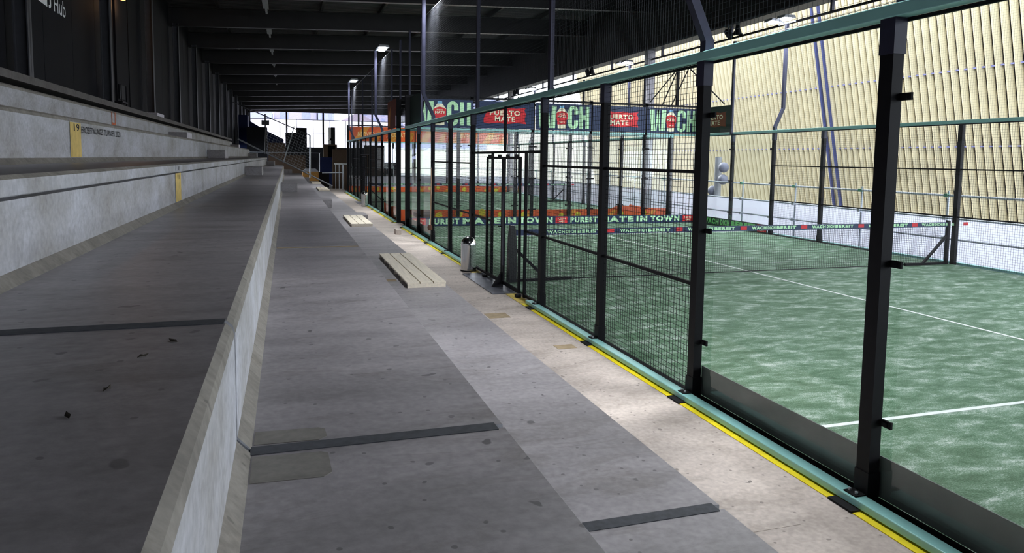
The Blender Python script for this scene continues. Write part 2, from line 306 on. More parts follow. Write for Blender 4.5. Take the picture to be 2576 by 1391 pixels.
# ------------------------------------------------------------------ roof
ROOFY = [2.2+6.0*i for i in range(-6, 16)]
cei = thing('ceiling', (1.5, 25, 7.2), 'dark steel roof with cross beams over terrace and courts', 'roof', kind='structure')
def zb(x): return 7.28+(x+7.65)*.042
bm0 = None
for y in ROOFY:
    m = MB()
    xs = (-7.9, 10.5)
    for (w, dz0, dz1) in ((.11, 0, .03), (.012, .03, .72), (.11, .72, .75)):
        m.add([(xs[0], y-w, zb(xs[0])+dz0), (xs[1], y-w, zb(xs[1])+dz0), (xs[1], y+w, zb(xs[1])+dz0), (xs[0], y+w, zb(xs[0])+dz0),
               (xs[0], y-w, zb(xs[0])+dz1), (xs[1], y-w, zb(xs[1])+dz1), (xs[1], y+w, zb(xs[1])+dz1), (xs[0], y+w, zb(xs[0])+dz1)],
              [(0, 3, 2, 1), (4, 5, 6, 7), (0, 1, 5, 4), (1, 2, 6, 5), (2, 3, 7, 6), (3, 0, 4, 7)])
    if bm0 is None: bm0 = m.build('roof_beam', 'beam', cei, origin=(0, y, 7))
    else: again(bm0, cei, (0, y, 7))
sh0 = None
for y in ROOFY[:-1]:
    m = MB(); n = 24; prof = []
    for i in range(n): a = y+6*i/n; prof += [(a, 0), (a+.10, 0), (a+.13, .05), (a+.22, .05)]
    prof.append((y+6, 0))
    vs = []; 
    for x in (-8.2, 11.2): vs += [(x, p[0], zb(x)+.95+p[1]) for p in prof]
    k = len(prof); m.add(vs, [(i, i+1, i+1+k, i+k) for i in range(k-1)])
    if sh0 is None: sh0 = m.build('roof_sheet', 'roof', cei, origin=(0, y, 8))
    else: again(sh0, cei, (0, y, 8))
for x in (-6.0, -4.1, -1.9, .6, 3.1, 5.6, 8.1):
    MB().box(x-.05, x+.05, ROOFY[0], ROOFY[-1], zb(x)+.74, zb(x)+.93).build('purlin', 'beam', cei)
MB().box(-8.4, 11.4, ROOFY[0], ROOFY[-1], 8.95, 9.1).build('roof_cover', 'roof', cei)
# front girder with hanging rail
gir = thing('trim_2', (10.7, 25, 6.6), 'dark deep edge girder along the open side of the roof', 'girder', kind='structure')
MB().box(10.52, 10.66, ROOFY[0], ROOFY[-1], 6.62, 8.95).build('web', 'beam', gir)
MB().box(10.42, 10.95, ROOFY[0], ROOFY[-1], 6.52, 6.60).build('bottom_flange', 'column', gir)
MB().box(10.66, 10.72, ROOFY[0], ROOFY[-1], 6.14, 6.20).build('hanging_rail', 'black', gir)
for i in range(-4, 14): MB().box(10.65, 10.73, 16.1+4.56*i-.05, 16.1+4.56*i+.03, 6.2, 6.52).build('hanger', 'navysteel', gir)
for y in (-11.4, 7.4, 26.2, 45.0, 63.8, 82.6):
    MB().box(10.52, 10.84, y-.16, y+.16, -.2, 6.52).build('front_column', 'concol', gir)

# ------------------------------------------------------------------ left wall
wl = thing('wall_left', (-7.9, 25, 3.1), 'dark panelled rear wall behind the terrace with steel columns', 'wall', kind='structure')
c0 = None
for y in ROOFY:
    if c0 is None: c0 = MB().box(-7.76, -7.54, y-.02, y+.02, 3.115, 7.4).box(-7.76, -7.74, y-.1, y+.1, 3.115, 7.4).box(-7.56, -7.54, y-.1, y+.1, 3.115, 7.4).build('steel_column', 'column', wl, origin=(-7.65, y, 3.115))
    else: again(c0, wl, (-7.65, y, 3.115))
pz = None
for i in range(0, 66):
    y = -33.8+2.0*i
    if abs(y-22.2) < .9: continue
    if pz is None: pz = MB().box(-7.98, -7.90, y+.008, y+1.992, 3.0, 8.95).build('wall_panel', 'panel', wl, origin=(-7.94, y, 3))
    else: again(pz, wl, (-7.94, y, 3))
MB().box(-7.98, -7.92, 22.6, 24.2, 3.0, 8.95).build('wall_panel', 'panel', wl)
MB().box(-8.6, -8.5, -34, 98, 3.0, 8.95).build('backing_wall', 'greypanel', wl)
MB().box(-8.3, -7.97, 22.25, 22.32, 3.1, 8.2).build('lit_gap_strip', 'orangelit', wl)  # orange light of a door gap, put into the colour of a strip
MB().box(-8.05, -7.95, 22.0, 22.25, 3.1, 3.85).build('lit_gap_foot', 'orangelit', wl)  # foot of the gap, same orange light painted as colour
mk = MB(); hub = Flat((-7.895, 0, 0), (0, 1, 0), (0, 0, 1))
hub.text(mk, 'Hub', 16.93, 4.965, .80, .33, .006); hub.text(mk, 'J', 16.58, 4.965, .16, .4, .03)
hub.poly(mk, [(15.75, 5.0), (16.5, 4.97), (16.5, 5.3), (16.42, 5.3), (16.42, 5.1), (15.9, 5.28)]); mk.build('wall_lettering', 'white', wl)
# unseen wall added behind the viewer to keep light from the rear out
MB().box(-8.5, 10.6, -34.2, -34, -.4, 9).build('wall_rear_light_block', 'panel', None, 'unseen dark wall added behind the viewer to block light from the rear', 'wall', kind='structure')
# ------------------------------------------------------------------ far end wall with open window band
wf = thing('wall_far', (1, 91, 0), 'dark far end wall below a wide bright window band', 'wall', kind='structure')
MB().box(-8.5, 6, 90.9, 91.2, -.3, 3.2).build('sill_wall', 'greypanel', wf)
MB().box(-8.5, 10.6, 90.9, 91.2, 7.40, 9.0).build('header', 'beam', wf)
for x in (-7.62, -3.37, .92, 5.2, 9.5): MB().box(x-.1, x+.1, 90.85, 91.1, 3.2, 7.4).build('mullion', 'black', wf)
# ------------------------------------------------------------------ leaning lamella facade
LEAN = .22
def wx(z): return 24.0-LEAN*(z-2.09)
wr = thing('wall_right', (24.5, 40, -3), 'tall cream facade of leaning vertical lamellas beyond the courts', 'wall', kind='structure')
ZL, ZH = -3.0, 12.2
RIB = .392
prof = []
for i in range(8):
    t = i/7; prof.append((t*.315, -.01-.17*math.sin(math.pi*(.03+.94*t))**.75))
prof = [(-a, b) for a, b in prof]     # runs from the far edge toward the viewer
l0 = None; b0 = None; b1 = None
nrib = 112
for i in range(nrib):
    y = 61.6-RIB*i
    if l0 is None:
        m = MB(); vs = []
        for z in (ZL, ZH): vs += [(wx(z)+b, y+a, z) for a, b in prof]+[(wx(z), y+prof[-1][0], z), (wx(z), y+prof[0][0], z)]
        n = len(prof)+2; m.add(vs, [(k, (k+1) % n, (k+1) % n+n, k+n) for k in range(n)])
        l0 = m.build('lamella', 'lamella', wr, origin=(24, y, 0)); l0.data.polygons.foreach_set('use_smooth', [k < 7 for k in range(n)])
    else: again(l0, wr, (24, y, 0))
m = MB()
for z, th in ((2.87, .05), (5.99, .06), (9.0, .05)):
    w = MB().box(wx(z)-.145, wx(z)-.02, 61.6-RIB-.075, 61.6-RIB+.08, z-th/2, z+th/2).build('bracket', 'bracket', wr, origin=(24, 61.6-RIB, 0))
    for i in range(30, nrib): again(w, wr, (24, 61.6-RIB*i-RIB, 0))
vs = []
for z in (ZL, ZH): vs += [(wx(z)+.03, 17.0, z), (wx(z)+.03, 61.8, z), (wx(z)+.4, 61.8, z), (wx(z)+.4, 17.0, z)]
MB().add(vs, [(0, 1, 2, 3), (7, 6, 5, 4), (0, 4, 5, 1), (1, 5, 6, 2), (2, 6, 7, 3), (3, 7, 4, 0)]).build('backing', 'wallback', wr)
for y, nm in ((30.62, 'left'), (30.14, 'right')):
    MB().bar((wx(-2)-.22, y+.1, -2), (wx(12.2)-.22, y-.1, 12.2), .11).build('downpipe', 'pipe', None, 'navy downpipe on the cream facade, the '+nm+' one of the pair', 'pipe', 'pair of downpipes')
# ------------------------------------------------------------------ outside the far end
def house(name, x0, x1, y, z1, m, label, rows, cols, gable=0., zw0=8.):
    t = thing(name, ((x0+x1)/2, y, -3), label, 'building')
    MB().box(x0, x1, y, y+10, -3, z1).build('wall', m, t)
    if gable: MB().extr([(x0-.6, z1), (x1+.6, z1), ((x0+x1)/2, z1+gable)], y-.4, y+10.4).build('roof', 'houseroof', t)
    for r in range(rows):
        for c in range(cols):
            w = (x1-x0)/cols; MB().box(x0+w*(c+.3), x0+w*(c+.7), y-.06, y+.05, z1-1.6-(r+1)*2.8+.6, z1-1.6-r*2.8).build('window', 'houseglass', t)
house('pale_house', -12.5, -6.2, 158, 11.2, 'houseB', 'pale blue house with flat front seen left in the far window band', 1, 3)
house('long_house', -6.0, 2.9, 162, 13.6, 'houseA', 'long pale lavender house filling the middle of the far window band', 1, 2)
house('apartment_block', 3.2, 6.6, 160, 13.5, 'houseB', 'grey-blue balcony block between the long house and the gabled house', 4, 2)
house('gabled_house', 7.6, 13.6, 150, 9.3, 'houseA', 'pale gabled house seen through the far window band', 1, 3, 1.9)
house('tower_block', 14.6, 26, 185, 22, 'houseA', 'tall white flats behind the gabled house', 7, 5)
MB().extr([(-90, -3), (90, -3), (90, 18), (50, 26), (10, 12), (-30, 16), (-90, 14)], 240, 255).build('hill', 'houseB', None, 'hazy blue hillside behind the far houses', 'hill', kind='structure')
sf = thing('sheeting_fence', (1, 96, 3), 'tall white sheeting screen beyond the far window band', 'screen')
MB().box(-8.4, 10.5, 96, 96.02, -3, 6.74).build('sheeting', 'sheet', sf)
MB().box(-8.4, 10.5, 95.9, 95.97, 6.72, 6.80).build('top_rail', 'beam', sf)
for i in range(10): MB().box(-8.3+2.05*i-.03, -8.3+2.05*i+.03, 95.9, 95.97, -3, 6.74).build('post', 'column', sf)
MB().box(-8.4, 10.5, 95.9, 95.94, 5.0, 5.04).build('mid_rail', 'column', sf)
cb = thing('low_building', (18, 104, -3), 'plain cream low building beyond the end of the farther court', 'building')
MB().box(10.6, 33, 104, 125, -3, 3.3).build('wall', 'creamwall', cb)
MB().box(10.4, 33.2, 103.8, 125, 3.3, 3.5).build('roof_edge', 'zinc', cb)
cb = thing('low_hall', (24, 64, -3), 'cream annexe of the lamella facade at its far end', 'building')
MB().box(22.9, 26, 63, 95, -3, 6.9).build('wall', 'creamwall', cb)

# ================================================================== CAGE FENCES
def frame_side(name, label, y0, x0, sgn, near, has_door, group):
    """long side of a court: x0 = outer face, sgn = direction of the court"""
    t = thing(name, (x0, y0+10, G0), label, 'fence', group)
    X = lambda d: x0+sgn*d
    def bx(m, d0, d1, a, b, z0, z1):
        p, q = sorted((X(d0), X(d1))); return m.box(p, q, a, b, z0, z1)
    ks = [0, 2, 4, 6, 8, 12, 14, 16, 18, 20]
    p0 = None
    for k in ks:
        y = y0+k
        if p0 is None:
            p0 = bx(MB(), 0, .08, y-.05, y+.05, G0, 2.95).build('post', 'black', t, origin=(x0, y, G0))
            s0 = bx(MB(), -.006, .086, y-.056, y+.056, .02, .18).build('post_sleeve', 'black', t, origin=(x0, y, G0))
            s1 = bx(MB(), -.006, .086, y-.056, y+.056, 2.74, 2.95).build('post_sleeve', 'navysteel', t, origin=(x0, y, G0))
            f0 = bx(MB(), -.085, 0, y-.045, y+.055, .0355, .043).build('foot_plate', 'rubber', t, origin=(x0, y, G0))
            a0 = bx(MB(), -.165, -.1, y-.10, y+.10, G0+.002, G0+.014).build('anchor_plate', 'rubber', t, origin=(x0, y, G0))
            bo = [MB().tube((X(-.055), y+e, .043), (X(-.055), y+e, .058), .011, 6).build('bolt', 'zinc', t, origin=(x0, y, G0)) for e in (-.02, .035)]
        else:
            for q in (p0, s0, s1, f0, a0, *bo): again(q, t, (x0, y, G0))
    for k in (0, 20): bx(MB(), -.004, .13, y0+k-.075, y0+k+.075, G0, 3.95).build('corner_post', 'black', t)
    # teal base beams and top rail
    for a, b in ((0, 8.25), (11.75, 20)):
        bx(MB(), -.10, -.002, y0+a-.05, y0+b+.05, -.014, .035).build('base_beam', 'teal', t, bevel=.006)
        bx(MB(), .0, .098, y0+a, y0+b, G0, .012).build('sill_profile', 'rubber', t)
    bx(MB(), -.012, .09, y0-.1, y0+20.1, 2.952, 3.03).build('top_rail', 'teal', t, bevel=.006)
    bx(MB(), .085, .105, y0, y0+20, 2.93, 2.952).build('glass_channel', 'black', t)
    # mesh bays
    def mesh(a, b, z0, z1, nm='mesh_panel', d=.05):
        m = MB(); c = .05
        o = (X(d), y0+a, z0); grid(m, o, (0, 1, 0), (0, 0, 1), b-a, z1-z0, c, c, .0034 if near else .003)
        m.build(nm, 'wire', t)
    for a, b in ((4, 6), (6, 8), (12, 14), (14, 16)):
        mesh(a+.05, b-.05, .02, 2.95)
        for z in (1.0, 2.0): bx(MB(), .03, .06, y0+a+.05, y0+b-.05, z-.015, z+.015).build('cross_bar', 'black', t)
    # gate bay
    if has_door:
        bx(MB(), .02, .06, y0+8.05, y0+11.95, 2.18, 2.22).build('cross_bar', 'black', t)
        bx(MB(), .02, .06, y0+9.85, y0+9.89, 2.22, 2.95).build('cross_bar', 'black', t)
        mesh(8.05, 9.85, 2.22, 2.95); mesh(9.89, 11.95, 2.22, 2.95)
        for a, b in ((8.05, 8.77), (10.63, 11.95)):
            mesh(a, b, .02, 2.18); bx(MB(), .03, .06, y0+a, y0+b, .985, 1.015).build('cross_bar', 'black', t)
            bx(MB(), .02, .06, y0+a, y0+b, -.005, .03).build('cross_bar', 'black', t)
        for a in (8.77, 10.60): bx(MB(), .02, .06, y0+a-.02, y0+a+.02, G0, 2.18).build('gate_jamb', 'black', t)
        for a, b in ((8.84, 9.70), (9.76, 10.74)):
            leaf = bx(bx(bx(bx(MB(), -.04, -.005, y0+a, y0+a+.04, .03, 2.13), -.04, -.005, y0+b-.04, y0+b, .03, 2.13), -.04, -.005, y0+a+.04, y0+b-.04, 2.09, 2.13), -.04, -.005, y0+a+.04, y0+b-.04, .03, .08).build('gate_leaf', 'black', t)
            m = MB(); grid(m, (X(-.022), y0+a+.04, .08), (0, 1, 0), (0, 0, 1), b-a-.08, 2.01, .05, .05, .0034); m.build('mesh_panel', 'wire', leaf)
            if a < 9:
                bx(MB(), -.05, -.04, y0+b-.075, y0+b, .35, 1.55).build('lock_strip', 'navysteel', leaf)
            for e in (a+.2, b-.2): bx(MB(), -.05, -.0, y0+e-.03, y0+e+.03, 2.13, 2.165).build('roller', 'black', leaf)
        bx(bx(MB(), -.11, -.04, y0+9.72, y0+9.735, .975, .995), -.11, -.095, y0+9.66, y0+9.735, .975, .995).build('gate_handle', 'rubber', t)
        m = MB(); m.extr([(X(-.02), G0+.014), (X(-.2), G0+.014), (X(-.05), .22), (X(-.02), .22)] if sgn > 0 else [(X(-.02), G0+.014), (X(-.02), .22), (X(-.05), .22), (X(-.2), G0+.014)], y0+9.70, y0+9.76).build('gate_gusset', 'black', t)
        for a in (8.80, 10.72): bx(MB(), -.09, -.01, y0+a-.03, y0+a+.05, G0+.005, .02).build('floor_roller', 'rubber', t)
    else:
        bx(MB(), 0, .08, y0+9.95, y0+10.05, G0, 2.95).build('post', 'black', t)
        for a, b in ((8.05, 9.95), (10.05, 11.95)):
            mesh(a, b, .02, 2.95)
            for z in (1.0, 2.0): bx(MB(), .03, .06, y0+a, y0+b, z-.015, z+.015).build('cross_bar', 'black', t)
        bx(MB(), -.10, -.002, y0+8.3, y0+11.7, -.014, .035).build('base_beam', 'teal', t)
    # glass bays and clamps
    gp = None
    for a in (0, 2, 16, 18):
        g = bx(MB(), .088, .098, y0+a+.012, y0+a+1.988, .012, 2.945)
        if gp is None: gp = g.build('glass_pane', 'glass', t, origin=(x0, y0+a, 0))
        else: again(gp, t, (x0, y0+a, 0))
    cl = None
    for k, sides in ((0, (1,)), (2, (-1, 1)), (4, (-1,)), (16, (1,)), (18, (-1, 1)), (20, (-1,))):
        for sd in sides:
            for z in (.50, 1.49, 2.49):
                yy = y0+k+sd*.085
                if cl is None: cl = bx(bx(MB(), .072, .088, yy-.04, yy+.035, z-.022, z+.022), .06, .075, yy-.02, yy+.015, z-.014, z+.014).build('glass_clamp', 'rubber', t, origin=(x0, yy, z))
                else: again(cl, t, (x0, yy, z))
    return t
frame_side('side_fence', 'near-side cage fence of the nearer court, black mesh and glass under a teal rail', Y0, 0., 1, True, True, 'cage fences')
frame_side('side_fence', 'walkway-side cage fence of the farther court, past the first court corner', Y1, 0., 1, True, True, 'cage fences')
frame_side('side_fence', 'mesh and glass fence on the facade side of the nearer court', Y0, 10.1, -1, False, False, 'cage fences')
frame_side('side_fence', 'mesh and glass fence on the facade side of the farther court', Y1, 10.1, -1, False, False, 'cage fences')
def frame_end(label, y, s):
    t = thing('end_fence', (5, y, G0), label, 'fence', 'cage fences')
    a, b = sorted((y, y+s*.08)); p0 = None
    for i in range(1, 5):
        x = 2*i+.05
        MB().box(x-.05, x+.05, a, b, G0, 4.0).build('post', 'black', t)
        for z in (.50, 1.49, 2.49): MB().box(x-.13, x+.13, y-s*.018, y, z-.02, z+.02).build('glass_clamp', 'rubber', t)
    c, d = sorted((y-s*.004, y-s*.014))
    for i in range(5): MB().box(.1+1.98*i+.006, .1+1.98*(i+1)-.006, c, d, .012, 2.95).build('glass_pane', 'glass', t)
    for z in (2.955, 3.92): MB().box(.135, 9.965, a, b, z, z+.06).build('top_rail', 'teal' if z < 3 else 'black', t)
    MB().box(.1, 10, a, b, G0, .012).build('sill_profile', 'rubber', t)
    m = MB(); grid(m, (.135, y+s*.05, 3.02), (1, 0, 0), (0, 0, 1), 9.83, .9, .05, .05, .004); m.build('mesh_panel', 'wire', t)
    return t
frame_end('glass end wall of the nearer court carrying the navy and red banners', Y0+20, 1)
frame_end('glass end wall of the farther court just behind the nearer court', Y1, -1)
frame_end('glass end wall at the distant end of the farther court', Y1+20, 1)
# black mast corner braces above the far corner of court 1
for i, (p, q) in enumerate((((9.2, Y0+20.06, 5.2), (8.2, Y0+20.06, 4.05)), ((9.22, Y0+20.06, 5.2), (8.65, Y0+20.06, 3.95)), ((9.8, Y0+20.06, 5.6), (9.0, Y0+20.06, 3.95)), ((9.7, Y0+20.06, 5.2), (10.1, Y0+18.6, 3.95)))):
    MB().bar(p, q, .03).build('stay_bar', 'black', None, ('long slanted stay bar above the last bottle banner by the far corner', 'middle slanted stay bar above the last bottle banner by the far corner', 'right-hand slanted stay bar above the last bottle banner by the far corner', 'stay bar slanting down to the side banner')[i], 'bar', 'stay bars above the banners')
MB().box(9.18, 9.26, Y0+20.02, Y0+20.10, 3.98, 5.6).build('stay_mast', 'black', None, 'short black mast holding the slanted stay bars above the last bottle banner', 'mast')

# ------------------------------------------------------------------ safety nets above the long sides
def ball_net(label, y0, x, ks, top, ext=()):
    """ext: extra masts outside the netting"""
    t = thing('ball_net', (x, y0+10, 3.03), label, 'net', 'high nets above the fences')
    for k in ks+ext: MB().box(x-.029, x+.029, y0+k-.045, y0+k+.045, 2.96 if k in ks else 3.96, top).build('mast', 'navysteel', t)
    m = MB(); grid(m, (x, y0+ks[0], 3.03), (0, 1, 0), (0, 0, 1), ks[-1]-ks[0], top-3.06, .05, .05, .0016); m.build('netting', 'netcord', t)
    MB().tube((x, y0+ks[0], top-.03), (x, y0+ks[-1], top-.03), .008, 6).build('top_cable', 'zinc', t)
ball_net('dark safety net on masts above the near-side fence of the nearer court', Y0, .121, (2, 8, 12, 18), 5.85, (20,))
ball_net('dark safety net on masts above the walkway-side fence of the farther court', Y1, .121, (2, 8, 12, 18), 5.85, (0,))
ball_net('dark safety net on masts above the facade-side fence of the nearer court', Y0, 9.979, (2, 18), 5.85)
ball_net('dark safety net on masts above the facade-side fence of the farther court', Y1, 9.979, (2, 8, 12, 18), 5.85)
# ------------------------------------------------------------------ floodlight poles with bent feet
def flood(label, x, sgn, y, off):
    """sgn = outward direction"""
    t = thing('floodlight_pole', (x, y, 3.03), label, 'floodlight', 'court floodlight poles')
    pts = [(x, y, 2.95), (x, y, 3.12), (x+sgn*off, y, 3.66), (x+sgn*off, y, 6.05)]
    m = MB(); w = .042; vs = []
    for px, py, pz in pts: vs += [(px-w, y-w, pz), (px+w, y-w, pz), (px+w, y+w, pz), (px-w, y+w, pz)]
    fs = [(3, 2, 1, 0), (12, 13, 14, 15)]
    for j in range(3): fs += [(4*j+i, 4*j+(i+1) % 4, 4*j+4+(i+1) % 4, 4*j+4+i) for i in range(4)]
    m.add(vs, fs); m.build('pole', 'navysteel', t)
    px = x+sgn*off
    MB().box(min(px, px-sgn*.3), max(px, px-sgn*.3), y-.02, y+.02, 6.05, 6.09).build('arm', 'zinc', t)
    MB().bar((px, y-.35, 6.08), (px, y+.35, 6.08), .04).build('cross_arm', 'zinc', t)
    for e in (-.28, .28):
        hx = px-sgn*.26
        hd = MB().extr([(hx-.2, 6.14), (hx+.2, 6.14), (hx+.16, 6.22), (hx-.16, 6.22)], y+e-.17, y+e+.17).build('lamp_head', 'greyplastic', t)
        MB().lathe((hx, y+e, 6.095), [(.001, 0), (.13, 0), (.15, .045)], 20).build('lamp_lens', 'lens', hd)
        MB().box(hx-.02, hx+.02, y+e-.015, y+e+.015, 6.22, 6.24).build('bracket', 'zinc', hd)
        ld = bpy.data.lights.new('flood_beam', 'SPOT'); ld.energy = LAMP_W*4; ld.spot_size = math.radians(150); ld.spot_blend = 1.0; ld.shadow_soft_size = .15; ld.color = (.93, .97, 1)
        lo = bpy.data.objects.new('flood_beam', ld); COL.objects.link(lo); lo.parent = hd
        lo.location = Vector((hx, y+e, 6.08))-WL[hd]; lo.rotation_euler = (0, math.radians(20)*sgn, 0)
for y0, cn in ((Y0, 'nearer'), (Y1, 'farther')):
    for x, s, sd in ((.05, -1, 'walkway'), (10.06, 1, 'facade')):
        for k, en in ((4, 'near end'), (16, 'far end')):
            flood('bent-foot floodlight pole, %s side of the %s court, %s' % (sd, cn, en), x, s, y0+k, .25)
# ================================================================== BANNERS
def letters_WCH(F_, mb, ch, u, v, w, h, mi, d=.004):
    def q(*p): F_.poly(mb, [(u+a*w, v+b*h) for a, b in p], d, mi)
    if ch == 'W':
        q((0, 1), (.08, 0), (.34, 0), (.27, 1)); q((.27, 1), (.37, 0), (.46, .0), (.42, .55)) if 0 else None
        q((.40, 1), (.36, .62), (.34, 0), (.30, 0), (.35, 1)) if 0 else None
        q((.34, 0), (.44, 1), (.56, 1), (.42, 0)); q((.44, 1), (.56, 1), (.66, 0), (.58, 0)); q((.73, 1), (.66, 0), (.92, 0), (1, 1))
    elif ch == 'C':
        out = []; inn = []
        for i in range(21):
            a = math.pi/2*1.0; 
        def arc(rx, ry, cy0, a0, a1, n=7): return [(.5+rx*math.cos(a0+(a1-a0)*i/n), cy0+ry*math.sin(a0+(a1-a0)*i/n)) for i in range(n+1)]
        O = [(1, .63)]+arc(.5, .22, .78, 0, math.pi)+arc(.5, .22, .22, math.pi, 2*math.pi)+[(1, .38)]
        I = [(.62, .63)]+arc(.12, .06, .80, 0, math.pi)+arc(.12, .06, .20, math.pi, 2*math.pi)+[(.62, .38)]
        for i in range(len(O)-1): q(O[i], O[i+1], I[i+1], I[i])
    elif ch == 'H':
        q((0, 0), (.36, 0), (.36, 1), (0, 1)); q((.64, 0), (1, 0), (1, 1), (.64, 1)); q((.36, .40), (.64, .40), (.64, .62), (.36, .62))
def bottle(F_, mbs, u, v, w, h):
    red, cr, bl, = mbs
    def q(mb, p, d): F_.poly(mb, [(u+a*w, v+b*h) for a, b in p], d)
    q(cr, [(.14, .02), (.5, 0), (.86, .02), (.88, .30), (1, .42), (1, .68), (.70, .88), (.30, .88), (0, .68), (0, .42), (.12, .30)], .003)
    q(bl, [(.32, .88), (.68, .88), (.68, .99), (.32, .99)], .004)
    q(red, [(.10, .18), (.90, .18), (.90, .32), (1, .44), (1, .66), (.80, .72), (.5, .76), (.2, .72), (0, .66), (0, .44), (.10, .32)], .005)
    F_.text(cr, 'MATE', u+.12*w, v+.47*h, .76*w, .11*h, .03, .008); F_.text(cr, 'PUERTO', u+.25*w, v+.60*h, .5*w, .06*h, .02, .008); F_.text(cr, 'WACH', u+.25*w, v+.25*h, .5*w, .06*h, .02, .008)
def cloth(F_, w, h, m, t, name='banner_cloth'):
    vs = [F_.P(0, 0, 0), F_.P(w, 0, 0), F_.P(w, h, 0), F_.P(0, h, 0), F_.P(0, 0, -.004), F_.P(w, 0, -.004), F_.P(w, h, -.004), F_.P(0, h, -.004)]
    MB().add(vs, [(0, 1, 2, 3), (7, 6, 5, 4), (0, 4, 5, 1), (1, 5, 6, 2), (2, 6, 7, 3), (3, 7, 4, 0)]).build(name, m, t)
def logo(F_, t, u, v, w, h, bgm='red'):
    r = MB(); e = [(0, .05), (.12, 0), (.3, .06), (.55, 0), (.8, .07), (1, .02), (.97, .3), (1, .6), (.96, .85), (1, .98), (.75, .92), (.6, 1), (.4, .93), (.22, 1), (.03, .94), (.05, .6), (0, .3)]
    F_.poly(r, [(u+a*w, v+b*h) for a, b in e], .003); r.build('logo_patch', bgm, t)
    l = MB(); F_.text(l, 'PUERTO', u+.14*w, v+.50*h, .72*w, .30*h, .035, .006); F_.text(l, 'MATE', u+.26*w, v+.14*h, .48*w, .30*h, .035, .006); l.build('logo_lettering', 'cream', t)
YB = Y0+20-.03
def wach_banner(x0, x1, label):
    F_ = Flat((x0, YB, 3.03), (1, 0, 0), (0, 0, 1)); w = x1-x0; h = .84
    t = thing('advertising_banner', ((x0+x1)/2, YB, 3.03), label, 'banner', 'banners on the end wall')
    cloth(F_, w, h, 'navy', t); l = MB(); v = .08*h; hh = .84*h
    
    for ch, u_, w_, e_ in (('W', .05, .32, 0), ('C', .58, .18, .02), ('H', .785, .175, 0)):
        l = MB(); letters_WCH(F_, l, ch, u_*w, v-e_, w_*w, hh+2*e_, 0); l.build('letter', 'mint', t)
    a, b, c = MB(), MB(), MB(); bottle(F_, (a, b, c), .365*w, v-.015, .20*w, hh*1.05); a.build('bottle_label', 'red', t); b.build('bottle_print', 'cream', t); c.build('bottle_cap', 'ltblue', t)
def mate_banner(x0, x1, label):
    F_ = Flat((x0, YB, 3.03), (1, 0, 0), (0, 0, 1)); w = x1-x0; h = .84
    t = thing('advertising_banner', ((x0+x1)/2, YB, 3.03), label, 'banner', 'banners on the end wall')
    cloth(F_, w, h, 'navy', t); logo(F_, t, .14*w, .18*h, .72*w, .62*h)
wach_banner(.13, 2.08, 'navy banner with bottle and mint letters nearest the walkway on the end wall')
mate_banner(2.15, 4.06, 'navy banner with red logo patch, second from the walkway on the end wall')
wach_banner(4.12, 6.03, 'middle navy banner with bottle and mint letters on the end wall')
mate_banner(6.09, 8.0, 'navy banner with red logo patch, fourth from the walkway on the end wall')
wach_banner(8.06, 9.98, 'navy banner with bottle and mint letters at the facade end of the end wall')
# side banner on the facade side, seen from the court
F_ = Flat((9.98, Y0+19.95, 3.03), (0, -1, 0), (0, 0, 1)); t = thing('advertising_banner', (9.98, Y0+19, 3.03), 'dark banner with dull red patch turned along the facade-side fence corner', 'banner')
cloth(F_, 1.88, .86, 'darkgreen', t); logo(F_, t, .3, .18, 1.35, .5, 'rust')
F_ = Flat((.13, Y0+18.05, 3.03), (0, 1, 0), (0, 0, 1)); t = thing('advertising_banner', (.13, Y0+19, 3.03), 'dark banner with dull red patch above the walkway-side corner', 'banner')
cloth(F_, 1.9, .86, 'darkgreen', t); logo(F_, t, .3, .18, 1.35, .5, 'rust')
F_ = Flat((-.02, Y1+2.0, 3.05), (0, -1, 0), (0, 0, 1)); t = thing('advertising_banner', (-.02, Y1+1, 3.05), 'brown and orange banner on the first bay of the farther court', 'banner')
cloth(F_, 1.95, .95, 'rust', t); r = MB(); F_.poly(r, [(.2, .1), (.6, .1), (.75, .8), (.45, .55), (.3, .85)]); r.build('flame_print', 'ochre', t)
# low skirting boards
def skirt(label, o, ex, L, txt, bgm, fgm, h=.262, sp=4.7, bad='red', start=.0):
    F_ = Flat(o, ex, (0, 0, 1)); t = thing('skirting_banner', tuple(Vector(o)+Vector(ex)*L/2), label, 'banner', 'low boards around the courts')
    cloth(F_, L, h, bgm, t, 'board'); l = MB(); b = MB(); c = MB(); u = start
    while u < L-.3:
        F_.rect(b, u, min(u+.42, L), .03, h-.02); F_.text(c, 'PUERTO', u+.07, h*.52, .28, h*.24, .03, .005); F_.text(c, 'MATE', u+.11, h*.2, .2, h*.24, .03, .005)
        if u+sp <= L+.01:
            x = u+.52; span = sp-.62; tot = sum(len(q)*s for q, s in txt)+.5*(len(txt)-1); k = span/tot
            for q, s in txt:
                F_.text(l, q, x, .045, len(q)*s*k, h-.075, .065); x += (len(q)*s+.5)*k
        u += sp
    l.build('lettering', fgm, t); b.build('badge', bad, t); c.build('badge_lettering', 'cream', t)
PM = [('PUREST', .75), ('MATE', 1.45), ('IN', .95), ('TOWN', 1.35)]
skirt('navy board with large mint slogan along the foot of the end wall', (.12, YB, .012), (1, 0, 0), 9.86, PM, 'navy', 'mint', sp=4.66, start=.08)
WB = [('WACH', 1.1), ('DICH', .6), ('BEREIT', 1.0)]
skirt('dark green board with bright green slogan at the foot of the facade-side glass', (9.975, Y0+19.95, .012), (0, -1, 0), 3.9, WB, 'darkgreen', 'green', sp=3.4, start=.05)
for a in (0, 16): MB().box(.104, .112, Y0+a+.02, Y0+a+3.98, .012, .275).build('skirting_banner', 'boardback', None, 'dark back of the low board behind the near glass, '+('closest to the viewer' if a == 0 else 'at its far end'), 'banner', 'low boards around the courts')
